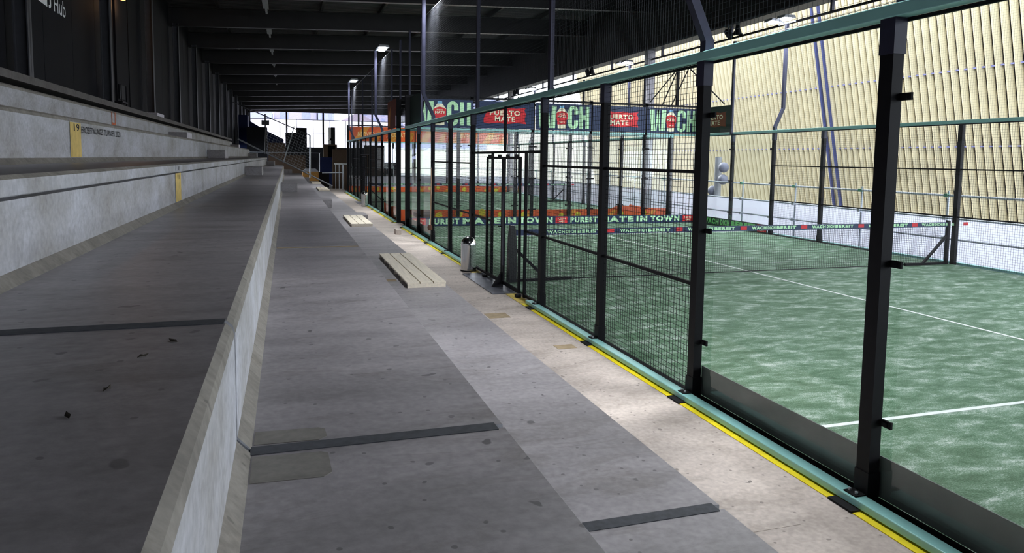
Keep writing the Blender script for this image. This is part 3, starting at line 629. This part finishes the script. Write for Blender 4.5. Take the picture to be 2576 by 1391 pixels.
# orange ball-print boards of the farther court
def ballboard(label, o, ex, L, prof_):
    F_ = Flat(o, ex, (0, 0, 1)); t = thing('ball_print_board', tuple(Vector(o)+Vector(ex)*L/2), label, 'banner', 'ball-print boards')
    m = MB(); F_.poly(m, [(0, 0), (L, 0)]+[(u, z) for u, z in reversed(prof_)], 0); F_.poly(m, [(L, 0), (0, 0)]+[(u, z) for u, z in prof_], -.006); m.build('board', 'orange', t)
    b = MB(); rr = random.Random(len(label))
    u = .3
    while u < L-.2:
        z = .10+rr.random()*.16; F_.disc(b, u, z, .09+.05*rr.random(), .004); u += .5+rr.random()*.5
    b.build('ball_print', 'yellowball', t); c = MB(); u = .9
    while u < L-.6:
        F_.poly(c, [(u, .01), (u+.3, .01), (u+.55, .30), (u+.40, .30)], .003); u += 1.6
    c.build('streak_print', 'ochre', t)
ballboard('orange board with yellow ball print at the near end of the farther court', (.12, Y1+.03, .012), (1, 0, 0), 9.86, [(0, .38), (1.2, .36), (3, .34), (7.6, .34), (7.7, .40), (7.9, .47), (8.3, .44), (8.35, .50), (8.6, .44), (9.0, .38), (9.3, .36), (9.86, .34)])
ballboard('orange board with yellow ball print at the distant end of the farther court', (.12, Y1+19.96, .012), (1, 0, 0), 9.86, [(0, .36), (3, .3), (6, .38), (9.86, .34)])
ballboard('orange board with yellow ball print along the walkway glass of the farther court', (.104, Y1+.05, .012), (0, 1, 0), 3.9, [(0, .34), (1, .42), (2, .34), (3.9, .38)])
# NEOVISO COURT banners
YN = Y1+20-.03
for i, tx in enumerate(('NEOVISO', 'COURT', '', 'NEOVISO', 'COURT')):
    x0 = .13+1.98*i; F_ = Flat((x0, YN, 3.03), (1, 0, 0), (0, 0, 1))
    t = thing('court_banner', (x0+.95, YN, 3.03), 'orange %s banner, %s from the walkway on the distant end wall' % ('lettered' if tx else 'patterned unlettered', ('first', 'second', 'third', 'fourth', 'fifth')[i]), 'banner', 'orange banners on the distant end wall')
    cloth(F_, 1.92, .86, 'orange', t); r = MB(); F_.poly(r, [(.2, 0), (.7, 0), (1.2, .86), (.8, .86)]); F_.poly(r, [(1.3, 0), (1.7, 0), (1.9, .5), (1.7, .6)]); r.build('shape_print', 'ochre', t)
    if tx: l = MB(); F_.text(l, tx, .5, .28, 1.0 if len(tx) > 5 else .85, .27, .012, .006); l.build('lettering', 'sand', t)

# ================================================================== PADEL NETS
def padel_net(label, y, tape):
    t = thing('padel_net', (5.05, y, 0), label, 'net', 'court nets')
    for x, s in ((.22, 1), (9.86, -1)):
        MB().box(x-.03, x+.03, y-.03, y+.03, 0, .93).build('net_post', 'black', t)
        MB().bar((x, y, .02), (x+s*1.1, y, .03), .05).build('floor_bar', 'black', t)
        MB().bar((x+s*.03, y, .60), (x+s*.62, y, .04), .045).build('brace', 'black', t)
    m = MB(); grid(m, (.25, y, .02), (1, 0, 0), (0, 0, 1), 9.6, .78, .045, .045, .0034); m.build('netting', 'wire', t)
    MB().box(.25, 9.85, y-.006, y+.006, .015, .03).build('bottom_cord', 'black', t)
    F_ = Flat((.3, y-.012, .80), (1, 0, 0), (0, 0, 1)); MB().box(.26, 9.85, y-.011, y+.011, .795, .895).build('tape', tape, t)
    l = MB(); b = MB(); u = .55
    while u < 9.2:
        x = u; 
        for q, s in WB: F_.text(l, q, x, .02, len(q)*s*.075, .06, .065, .003); x += (len(q)*s+.35)*.075
        F_.rect(b, u+1.13, u+1.27, .018, .085, .003); u += 1.38
    l.build('tape_lettering', 'mint', t); b.build('tape_badge', 'red', t)
padel_net('black padel net with navy lettered tape across the nearer court', Y0+10, 'navy')
padel_net('black padel net across the farther court', Y1+10, 'navy')
MB().extr([(.15, .0), (.29, .0), (.30, .3), (.285, .75), (.26, .97), (.18, .97), (.155, .6)], Y0+9.94, Y0+10.06, 'y').build('rolled_net_cover', 'bag', None, 'black plastic wrap around the net post by the gate', 'cover')

# ================================================================== SCAFFOLD GUARD RAIL
def guard(label, pts, ex, zs, name, sheet_label):
    t = thing(name, tuple(pts[0]), label, 'guard rail', 'scaffold guard rails')
    a, b = Vector(pts[0]), Vector(pts[-1]); n = Vector(ex)
    for z in (.41, .88, 1.40): MB().tube(a+Vector((0, 0, z)), b+Vector((0, 0, z)), .024, 8).build('ledger_tube', 'zinc', t)
    p0 = None
    for p in pts:
        p = Vector(p)
        MB().tube(p+n*.055+Vector((0, 0, -.1)), p+n*.055+Vector((0, 0, 1.50)), .024, 8).build('standard_tube', 'zinc', t)
        for z in (.41, .88, 1.40): MB().box(p.x-.045, p.x+.045, p.y-.045, p.y+.045, z-.04, z+.04).build('coupler', 'greencap' if z > 1 else 'zinc', t)
    d = (b-a).normalized()*.05; q = n*.085
    m = MB(); c = [a-d+q, b+d+q]; th = n*.012
    m.add([c[0]+Vector((0, 0, -.15)), c[1]+Vector((0, 0, -.15)), c[1]+Vector((0, 0, .86)), c[0]+Vector((0, 0, .86)), c[0]+th+Vector((0, 0, -.15)), c[1]+th+Vector((0, 0, -.15)), c[1]+th+Vector((0, 0, .86)), c[0]+th+Vector((0, 0, .86))],
          [(0, 3, 2, 1), (4, 5, 6, 7), (0, 1, 5, 4), (1, 2, 6, 5), (2, 3, 7, 6), (3, 0, 4, 7)])
    m.build('white_sheeting', 'sheet', None, sheet_label, 'sheeting')
guard('galvanised scaffold guard rail along the facade side of the courts', [(11.0, -2.93+2.57*i, 0) for i in range(20)], (1, 0, 0), 0, 'guard_rail', 'white sheeting tied behind the guard rail below the facade')
guard('galvanised scaffold guard rail crossing beyond the farther court', [(.6+2.57*i, 46.2, 0) for i in range(5)], (0, 1, 0), 0, 'guard_rail', 'white sheeting behind the guard rail beyond the farther court')
bl = thing('ball_lamp_post', (16, 29.1, -3), 'grey post with ball lamps standing between guard rail and facade', 'lamp post')
MB().tube((16, 29.1, -3), (16, 29.08, 2.33), .16, 14).build('post', 'greyplastic', bl, smooth=False)
for x, y, z in ((15.9, 28.5, 1.84), (15.9, 28.52, 1.28), (15.95, 29.4, .72)):
    MB().tube((16, 29.1, z), (x, y, z), .04, 8).build('arm', 'greyplastic', bl)
    MB().lathe((x, y, z), [(.24*math.sin(math.pi*i/10)+.0005, -.24*math.cos(math.pi*i/10)) for i in range(11)], 18).build('ball_globe', 'globe', bl, smooth=True)

# ================================================================== WALKWAY
ys_ = []
for y0, cn in ((Y0, 'nearer'), (Y1, 'farther')):
    t = thing('safety_strip', (-.14, y0+10, G0), 'yellow safety tape along the base beam of the %s court' % cn, 'tape', 'yellow safety tapes')
    for a, b, m in ((-.2, 8.35, 'yellow'), (8.35, 9.13, 'yellowd'), (11.2, 11.6, 'yellowd'), (11.6, 20.2, 'yellow')):
        MB().box(-.156, -.03 if m == 'yellow' else .02, y0+a, y0+b, G0, G0+.005).build('tape_piece', m, t)
MB().box(-.36, .1, 10.56, 12.60, G0, G0+.012).build('threshold_plate', 'steelplate', None, 'dark steel threshold plate in front of the near gate', 'plate')
MB().box(-.36, .1, Y1+9.14, Y1+11.18, G0, G0+.012).build('threshold_plate', 'steelplate', None, 'dark steel threshold plate in front of the distant gate', 'plate')
def bin_(x, y, label):
    t = thing('litter_bin', (x, y, G0), label, 'bin', 'domed steel bins'); r = .145
    MB().lathe((x, y, G0), [(.001, .004), (r+.006, .004), (r+.006, .02), (r+.003, .022)], 32).build('base_ring', 'rubber', t, smooth=True)
    MB().lathe((x, y, G0), [(r, .018), (r, .50)], 40).build('body', 'chrome', t, smooth=True)
    MB().lathe((x, y, G0), [(r+.003, .488), (r+.005, .497), (r+.003, .506)], 40).build('rim', 'chrome', t, smooth=True)
    dome = MB().lathe((x, y, G0), [(r*math.cos(math.pi/2*i/10)+.0005, .505+.15*math.sin(math.pi/2*i/10)) for i in range(11)], 40).build('domed_lid', 'chrome', t, smooth=True)
    fl = MB(); fl.add([(x-r*1.01*math.cos(a)*math.cos(e), y-r*1.01*math.cos(e)*math.sin(a)*-1*-1, G0+.505+.152*math.sin(e)) for e in (.18, .42, .66) for a in (.5, .75, 1.0, 1.25, 1.5)], [(i*5+j, i*5+j+1, i*5+j+6, i*5+j+5) for i in range(2) for j in range(4)])
    fl.build('push_flap', 'black', dome, smooth=True)
bin_(-.152, 12.95, 'polished steel bin with domed lid beside the near gate')
bin_(-.232, 31.08, 'polished steel bin with domed lid beside the distant gate')
def pallet(x0, x1, y0, y1, z, label):
    t = thing('slatted_bench', ((x0+x1)/2, (y0+y1)/2, z), label, 'bench', 'timber slat benches'); w = (x1-x0-.028)/3
    for i in range(3): MB().box(x0+i*(w+.014), x0+i*(w+.014)+w, y0, y1, z+.045, z+.066).build('plank', 'pine', t, bevel=.002)
    n = 6
    for i in range(n):
        y = y0+(y1-y0-.03)*i/(n-1); MB().box(x0+.004, x1-.004, y, y+.03, z, z+.045).build('batten', 'pine', t)
pallet(-2.0, -1.51, 8.70, 11.50, .473, 'pale timber slat bench lying on the lowest step, nearest the viewer')
pallet(-1.995, -1.505, 16.78, 19.4, .473, 'pale timber slat bench on the lowest step, second from the viewer')
pallet(-2.0, -1.5, 34.3, 37.6, .473, 'pale timber slat bench on the lowest step, third from the viewer')
pallet(-2.0, -1.5, 43.6, 46.0, .473, 'pale timber slat bench on the lowest step, farthest away')
# half-step blocks on the stair aisles
TN = ['on the lowest terrace step', 'on the second terrace step', 'on the third terrace step', 'on the fourth terrace step', 'on the fifth terrace step', 'on the top terrace step']
def block(x, z, y, w, h, d, label):
    x0, x1 = x+.005, x+w
    m = MB(); m.add([], [])
    m.extr([(x0+.03, z), (x1-.01, z), (x1, z+.012), (x1, z+h), (x0, z+h), (x0, z+.03)], y, y+d).build('stair_block', 'tread', None, label, 'stair block', 'half-height stair blocks', bevel=.008)
for y, an in ((23.1, 'in the nearer stair aisle'), (46.95, 'in the farther stair aisle')):
    for i, (xr, z0, z1) in enumerate(TIERS):
        if i == 0: continue
        block(xr, z0, y, .50, .262, 1.2, 'grey concrete stair block %s %s' % (TN[i-1], an))
block(-1.475, G0, 24.5, .68, .15, 1.2, 'low concrete block at the foot of the nearer stair aisle')
MB().box(-.56, -.42, 19.5, 19.9, G0, G0+.14).build('stair_block', 'walk', None, 'small pale concrete block on the walkway near the fence', 'stair block', 'half-height stair blocks', bevel=.005)
MB().box(-7.5, -7.0, 23.1, 24.3, 3.115, 3.30).build('stair_block', 'tread', None, 'dark stair block on the ledge above the nearer aisle', 'stair block', 'half-height stair blocks', bevel=.005)
# leaves on the dark step
for i, (x, y, r) in enumerate(((-3.83, 2.33, .4), (-3.86, 2.02, 1.2), (-3.90, 1.83, 2.0), (-4.00, 1.48, .2), (-3.77, 2.50, 2.6))):
    a = .011; z = 1.481; c, s_ = math.cos(r), math.sin(r)
    pts = [(-a*1.4, 0, .002), (-.4*a, .6*a, .008), (a*.7, .5*a, .004), (a*1.5, 0, .010), (.5*a, -.6*a, .003), (-.5*a, -.5*a, .007)]
    vs = [(x+p[0]*c-p[1]*s_, y+p[0]*s_+p[1]*c, z+p[2]) for p in pts]
    MB().add(vs+[(v[0], v[1], v[2]-.0015) for v in vs], [(0, 1, 2, 3), (0, 3, 4, 5), (9, 8, 7, 6), (11, 10, 9, 6)]+[(k, k+6, (k+1) % 6+6, (k+1) % 6) for k in range(6)]).build('dry_leaf', 'leaf', None, 'small dry leaf on the dark step, %s to the joint' % ('second nearest', 'third nearest', 'fourth nearest', 'least near', 'nearest')[i], 'leaf', 'leaves on the dark step')
br = thing('broom', (-.06, 17.3, .3), 'brown broom hung on the glass of the nearer court', 'broom')
MB().tube((-.045, 17.26, .44), (-.03, 17.22, 1.85), .012, 8).build('stick', 'broomstick', br)
MB().extr([(17.12, .34), (17.34, .30), (17.42, .37), (17.36, .43), (17.16, .44)], -.09, -.02, 'x').build('head', 'broomhead', br)

# ================================================================== FAR END OF THE TERRACE
ef = thing('stair_railing', (-3.5, 48.3, 1.5), 'grey sloping railing with wide mesh closing the far end of the terrace', 'railing')
MB().tube((-6.35, 48.3, 3.13), (-.55, 48.3, .15), .045, 8).build('lower_tube', 'zinc', ef)
MB().tube((-6.6, 48.3, 5.42), (-1.94, 48.3, 3.44), .03, 8).build('upper_tube', 'column', ef)
MB().tube((-1.95, 48.3, 3.46), (-1.97, 48.3, .70), .05, 8).build('end_post', 'zinc', ef)
MB().tube((-4.69, 48.3, 4.75), (-4.70, 48.3, 2.2), .045, 8).build('post', 'column', ef)
MB().tube((-2.93, 48.3, 4.0), (-3.62, 48.3, 1.64), .03, 8).build('cross_tube', 'zinc', ef)
MB().box(-4.92, -4.45, 48.24, 48.28, 4.04, 4.34).build('sign_plate', 'column', ef)
m = MB()
for i in range(15):
    x = -4.6+.19*i
    top = 4.66+(x+4.69)*(-.4435); bx_ = x-.69; bot = 2.28+(bx_+4.70)*(-.515)
    if bx_ < -4.7: f = (-4.7-x)/(bx_-x); bx_, bot = -4.7, top+(bot-top)*f
    m.bar((x, 48.3, top), (bx_, 48.3, bot), .012, False)
for i in range(1, 14):
    f = i/14; m.bar((-4.7, 48.3, 4.62-2.4*f), (-1.96, 48.3, 3.42-2.55*f), .012, False)
m.build('mesh_infill', 'zinc', ef)
def block_thing(name, x0, x1, y, d, z0, z1, m_, label, cat='panel'): return MB().box(x0, x1, y, y+d, z0, z1).build(name, m_, None, label, cat)
block_thing('partition_box', -6.9, -5.15, 70, 2.5, -.17, 4.72, 'greypanel', 'tall dark box standing beyond the terrace end, left', 'partition')
block_thing('partition_box', -7.7, -6.9, 72, 2.5, -.17, 5.9, 'bluepanel', 'tall narrow blue-grey partition at the left of the window band', 'partition')
MB().extr([(-7.4, -.1), (-3.7, -.1), (-3.7, 3.86), (-5.4, 4.70), (-7.4, 5.9)], 80, 80.4).build('stair_flank', 'bluepanel', None, 'dark blue sloping flank of a distant stand in front of the window band', 'partition')
block_thing('partition_box', -3.5, -1.66, 68, 2, -.17, 4.2, 'greypanel', 'dark square partition left of the window mullion', 'partition')
block_thing('partition_box', -2.45, -1.45, 75, 2, -.17, 4.94, 'greypanel', 'taller dark partition behind the mesh railing', 'partition')
t = thing('display_pillar', (1.2, 78, -.17), 'dark pillar with white flank standing in the window band', 'pillar')
MB().box(1.1, 1.52, 78, 78.5, -.17, 5.18).build('pillar', 'greypanel', t); MB().box(.84, 1.1, 78.02, 78.48, 2.9, 5.15).build('flank', 'white', t)
t = thing('timber_cabinet', (0, 60, -.17), 'brown timber cabinet with dark opening beyond the terrace', 'cabinet')
MB().box(-.52, -.2, 60, 61.2, -.17, 3.08).build('side', 'brownwood', t); MB().box(.4, .53, 60, 61.2, -.17, 3.08).build('side', 'brownwood', t); MB().box(-.2, .4, 60, 61.2, 2.98, 3.08).build('top', 'brownwood', t); MB().box(-.2, .4, 60.9, 61.2, -.17, 2.98).build('back', 'greypanel', t); MB().box(-.2, .4, 60, 60.9, -.17, 2.0).build('front', 'brownwood', t)
t = thing('desk_lamp', (.0, 60.4, 3.08), 'small dark lamp standing on the timber cabinet', 'lamp')
MB().bar((-.12, 60.4, 3.08), (-.12, 60.4, 3.42), .03).build('stem', 'black', t); MB().bar((-.12, 60.4, 3.42), (.25, 60.4, 3.46), .03).build('arm', 'black', t); MB().lathe((.14, 60.4, 3.40), [(.22, 0), (.05, .24), (.001, .25)], 12).build('shade', 'black', t)
block_thing('blue_board', -.98, .02, 58, .08, -.17, 2.04, 'bluepanel', 'upright blue board beside the timber cabinet')
block_thing('plywood_wall', -.445, .66, 50, .2, -.17, 2.60, 'brownwood', 'brown plywood wall at the end of the walkway', 'wall board')
block_thing('grey_board', -1.35, -.45, 54, .08, -.17, .95, 'greypanel', 'low anthracite board right of the OSB box')
block_thing('grey_board', -2.9, -1.0, 62, .1, -.17, 2.0, 'greypanel', 'anthracite board left of the blue board')
t = thing('osb_box', (-1.8, 52, -.17), 'yellow OSB box with grey lid beyond the railing', 'box')
MB().box(-2.36, -1.28, 52, 53.6, -.17, 1.02).build('body', 'osb', t); MB().extr([(-2.36, 1.02), (-1.28, 1.02), (-1.45, 1.20), (-2.15, 1.20)], 52, 53.6).build('lid', 'greyplastic', t)
block_thing('brown_sheet', -3.52, -2.06, 56, .08, -.17, 2.16, 'brownwood', 'brown wooden sheet seen through the mesh railing')
block_thing('brown_sheet', -4.9, -3.5, 64, .08, -.17, 3.2, 'brownwood', 'dark brown boarding behind the upper mesh railing')
t = thing('white_top_table', (0, 47, G0), 'narrow high table with white top on grey tube legs at the walkway end', 'table')
MB().box(-.5, .42, 47, 47.5, 1.60, 1.66).build('table_top', 'white', t)
for x in (-.42, -.2, .0): MB().bar((x, 47.1, G0), (x, 47.1, 1.6), .04).build('leg', 'zinc', t)
t = thing('handrail', (-.6, 46.6, G0), 'white tube handrail with one post before the plywood wall', 'handrail')
MB().tube((-1.28, 46.6, 1.05), (.03, 46.6, 1.08), .025, 8).build('rail', 'zinc', t); MB().tube((.03, 46.6, G0), (.03, 46.6, 1.55), .03, 8).build('post', 'zinc', t)
t = thing('tube_barrier', (-3.7, 57, -.17), 'pale tube barrier beyond the mesh railing', 'barrier')
MB().tube((-6.5, 57, 2.35), (-.9, 57, 2.35), .03, 8).build('rail', 'zinc', t)
for x in (-6.4, -1.0): MB().tube((x, 57, -.17), (x, 57, 2.35), .03, 8).build('post', 'zinc', t)
block_thing('slatted_board', 2.3, 3.85, 56, .2, -.17, 3.0, 'brownwood', 'brown slatted board seen behind the farther court gate')
block_thing('grey_hut', 4.4, 5.65, 60, 2, -.17, 1.65, 'greypanel', 'low dark grey hut behind the farther court', 'hut')
# ================================================================== HANGING THINGS UNDER THE ROOF
for i, (y, nm) in enumerate(((20.3, 'nearest'), (31.9, 'second'), (43.6, 'farthest'))):
    t = thing('horn_speaker', (10.6, y, 6.15), 'black horn speaker under the edge girder, %s of the three' % nm, 'speaker', 'horn speakers')
    MB().lathe((10.6, y-.1, 6.22), [(.17, 0), (.13, .06), (.07, .24), (.06, .30), (.001, .30)], 14).build('horn', 'black', t, smooth=True)
    t = thing('spot_lamp', (10.6, y+.35, 6.2), 'dark spot lamp beside the %s horn speaker' % nm, 'lamp', 'spot lamps under the girder')
    MB().tube((10.55, y+.25, 6.24), (10.65, y+.55, 6.42), .11, 12).build('housing', 'black', t); MB().box(10.58, 10.62, y+.38, y+.42, 6.4, 6.53).build('yoke', 'black', t)
for i in range(6):
    y = 25.2+6*i; t = thing('tube_luminaire', (-4.1, y+1.6, 7.6), 'unlit grey tube luminaire under the roof, %s bay from the front' % ('first', 'second', 'third', 'fourth', 'fifth', 'sixth')[i], 'luminaire', 'tube luminaires under the roof')
    MB().box(-4.2, -4.0, y+2.6, y+4.3, 7.72, 7.84).build('housing', 'greyplastic', t); MB().box(-4.14, -4.06, y+4.3, y+5.6, 7.76, 7.82).build('tray', 'greyplastic', t)
t = thing('wall_lamp', (-7.6, 22.8, 6.3), 'small glowing orange lamp high on the dark rear wall', 'lamp')
MB().lathe((-7.75, 22.8, 6.38), [(.001, 0), (.07, .02), (.07, .10), (.001, .12)], 12).build('globe', 'warmlens', t); MB().box(-7.92, -7.75, 22.78, 22.82, 6.44, 6.48).build('arm', 'black', t)
ld = bpy.data.lights.new('wall_lamp_glow', 'POINT'); ld.energy = 12; ld.color = (1, .55, .25); ld.shadow_soft_size = .08; lo = bpy.data.objects.new('wall_lamp_glow', ld); COL.objects.link(lo); lo.parent = t; lo.location = (0, 0, -.08)
t = thing('folding_chair', (-7.45, 21, 3.115), 'black folded chair standing on the ledge against the dark wall', 'chair')
MB().box(-7.5, -7.46, 20.55, 21.2, 3.5, 3.86).build('backrest', 'black', t); MB().box(-7.8, -7.4, 20.55, 21.2, 3.4, 3.44).build('seat', 'black', t)
for x in (-7.78, -7.43):
    for y in (20.57, 21.17): MB().bar((x, y, 3.115), (x, y, 3.42 if x < -7.5 else 3.86), .025).build('leg', 'black', t)
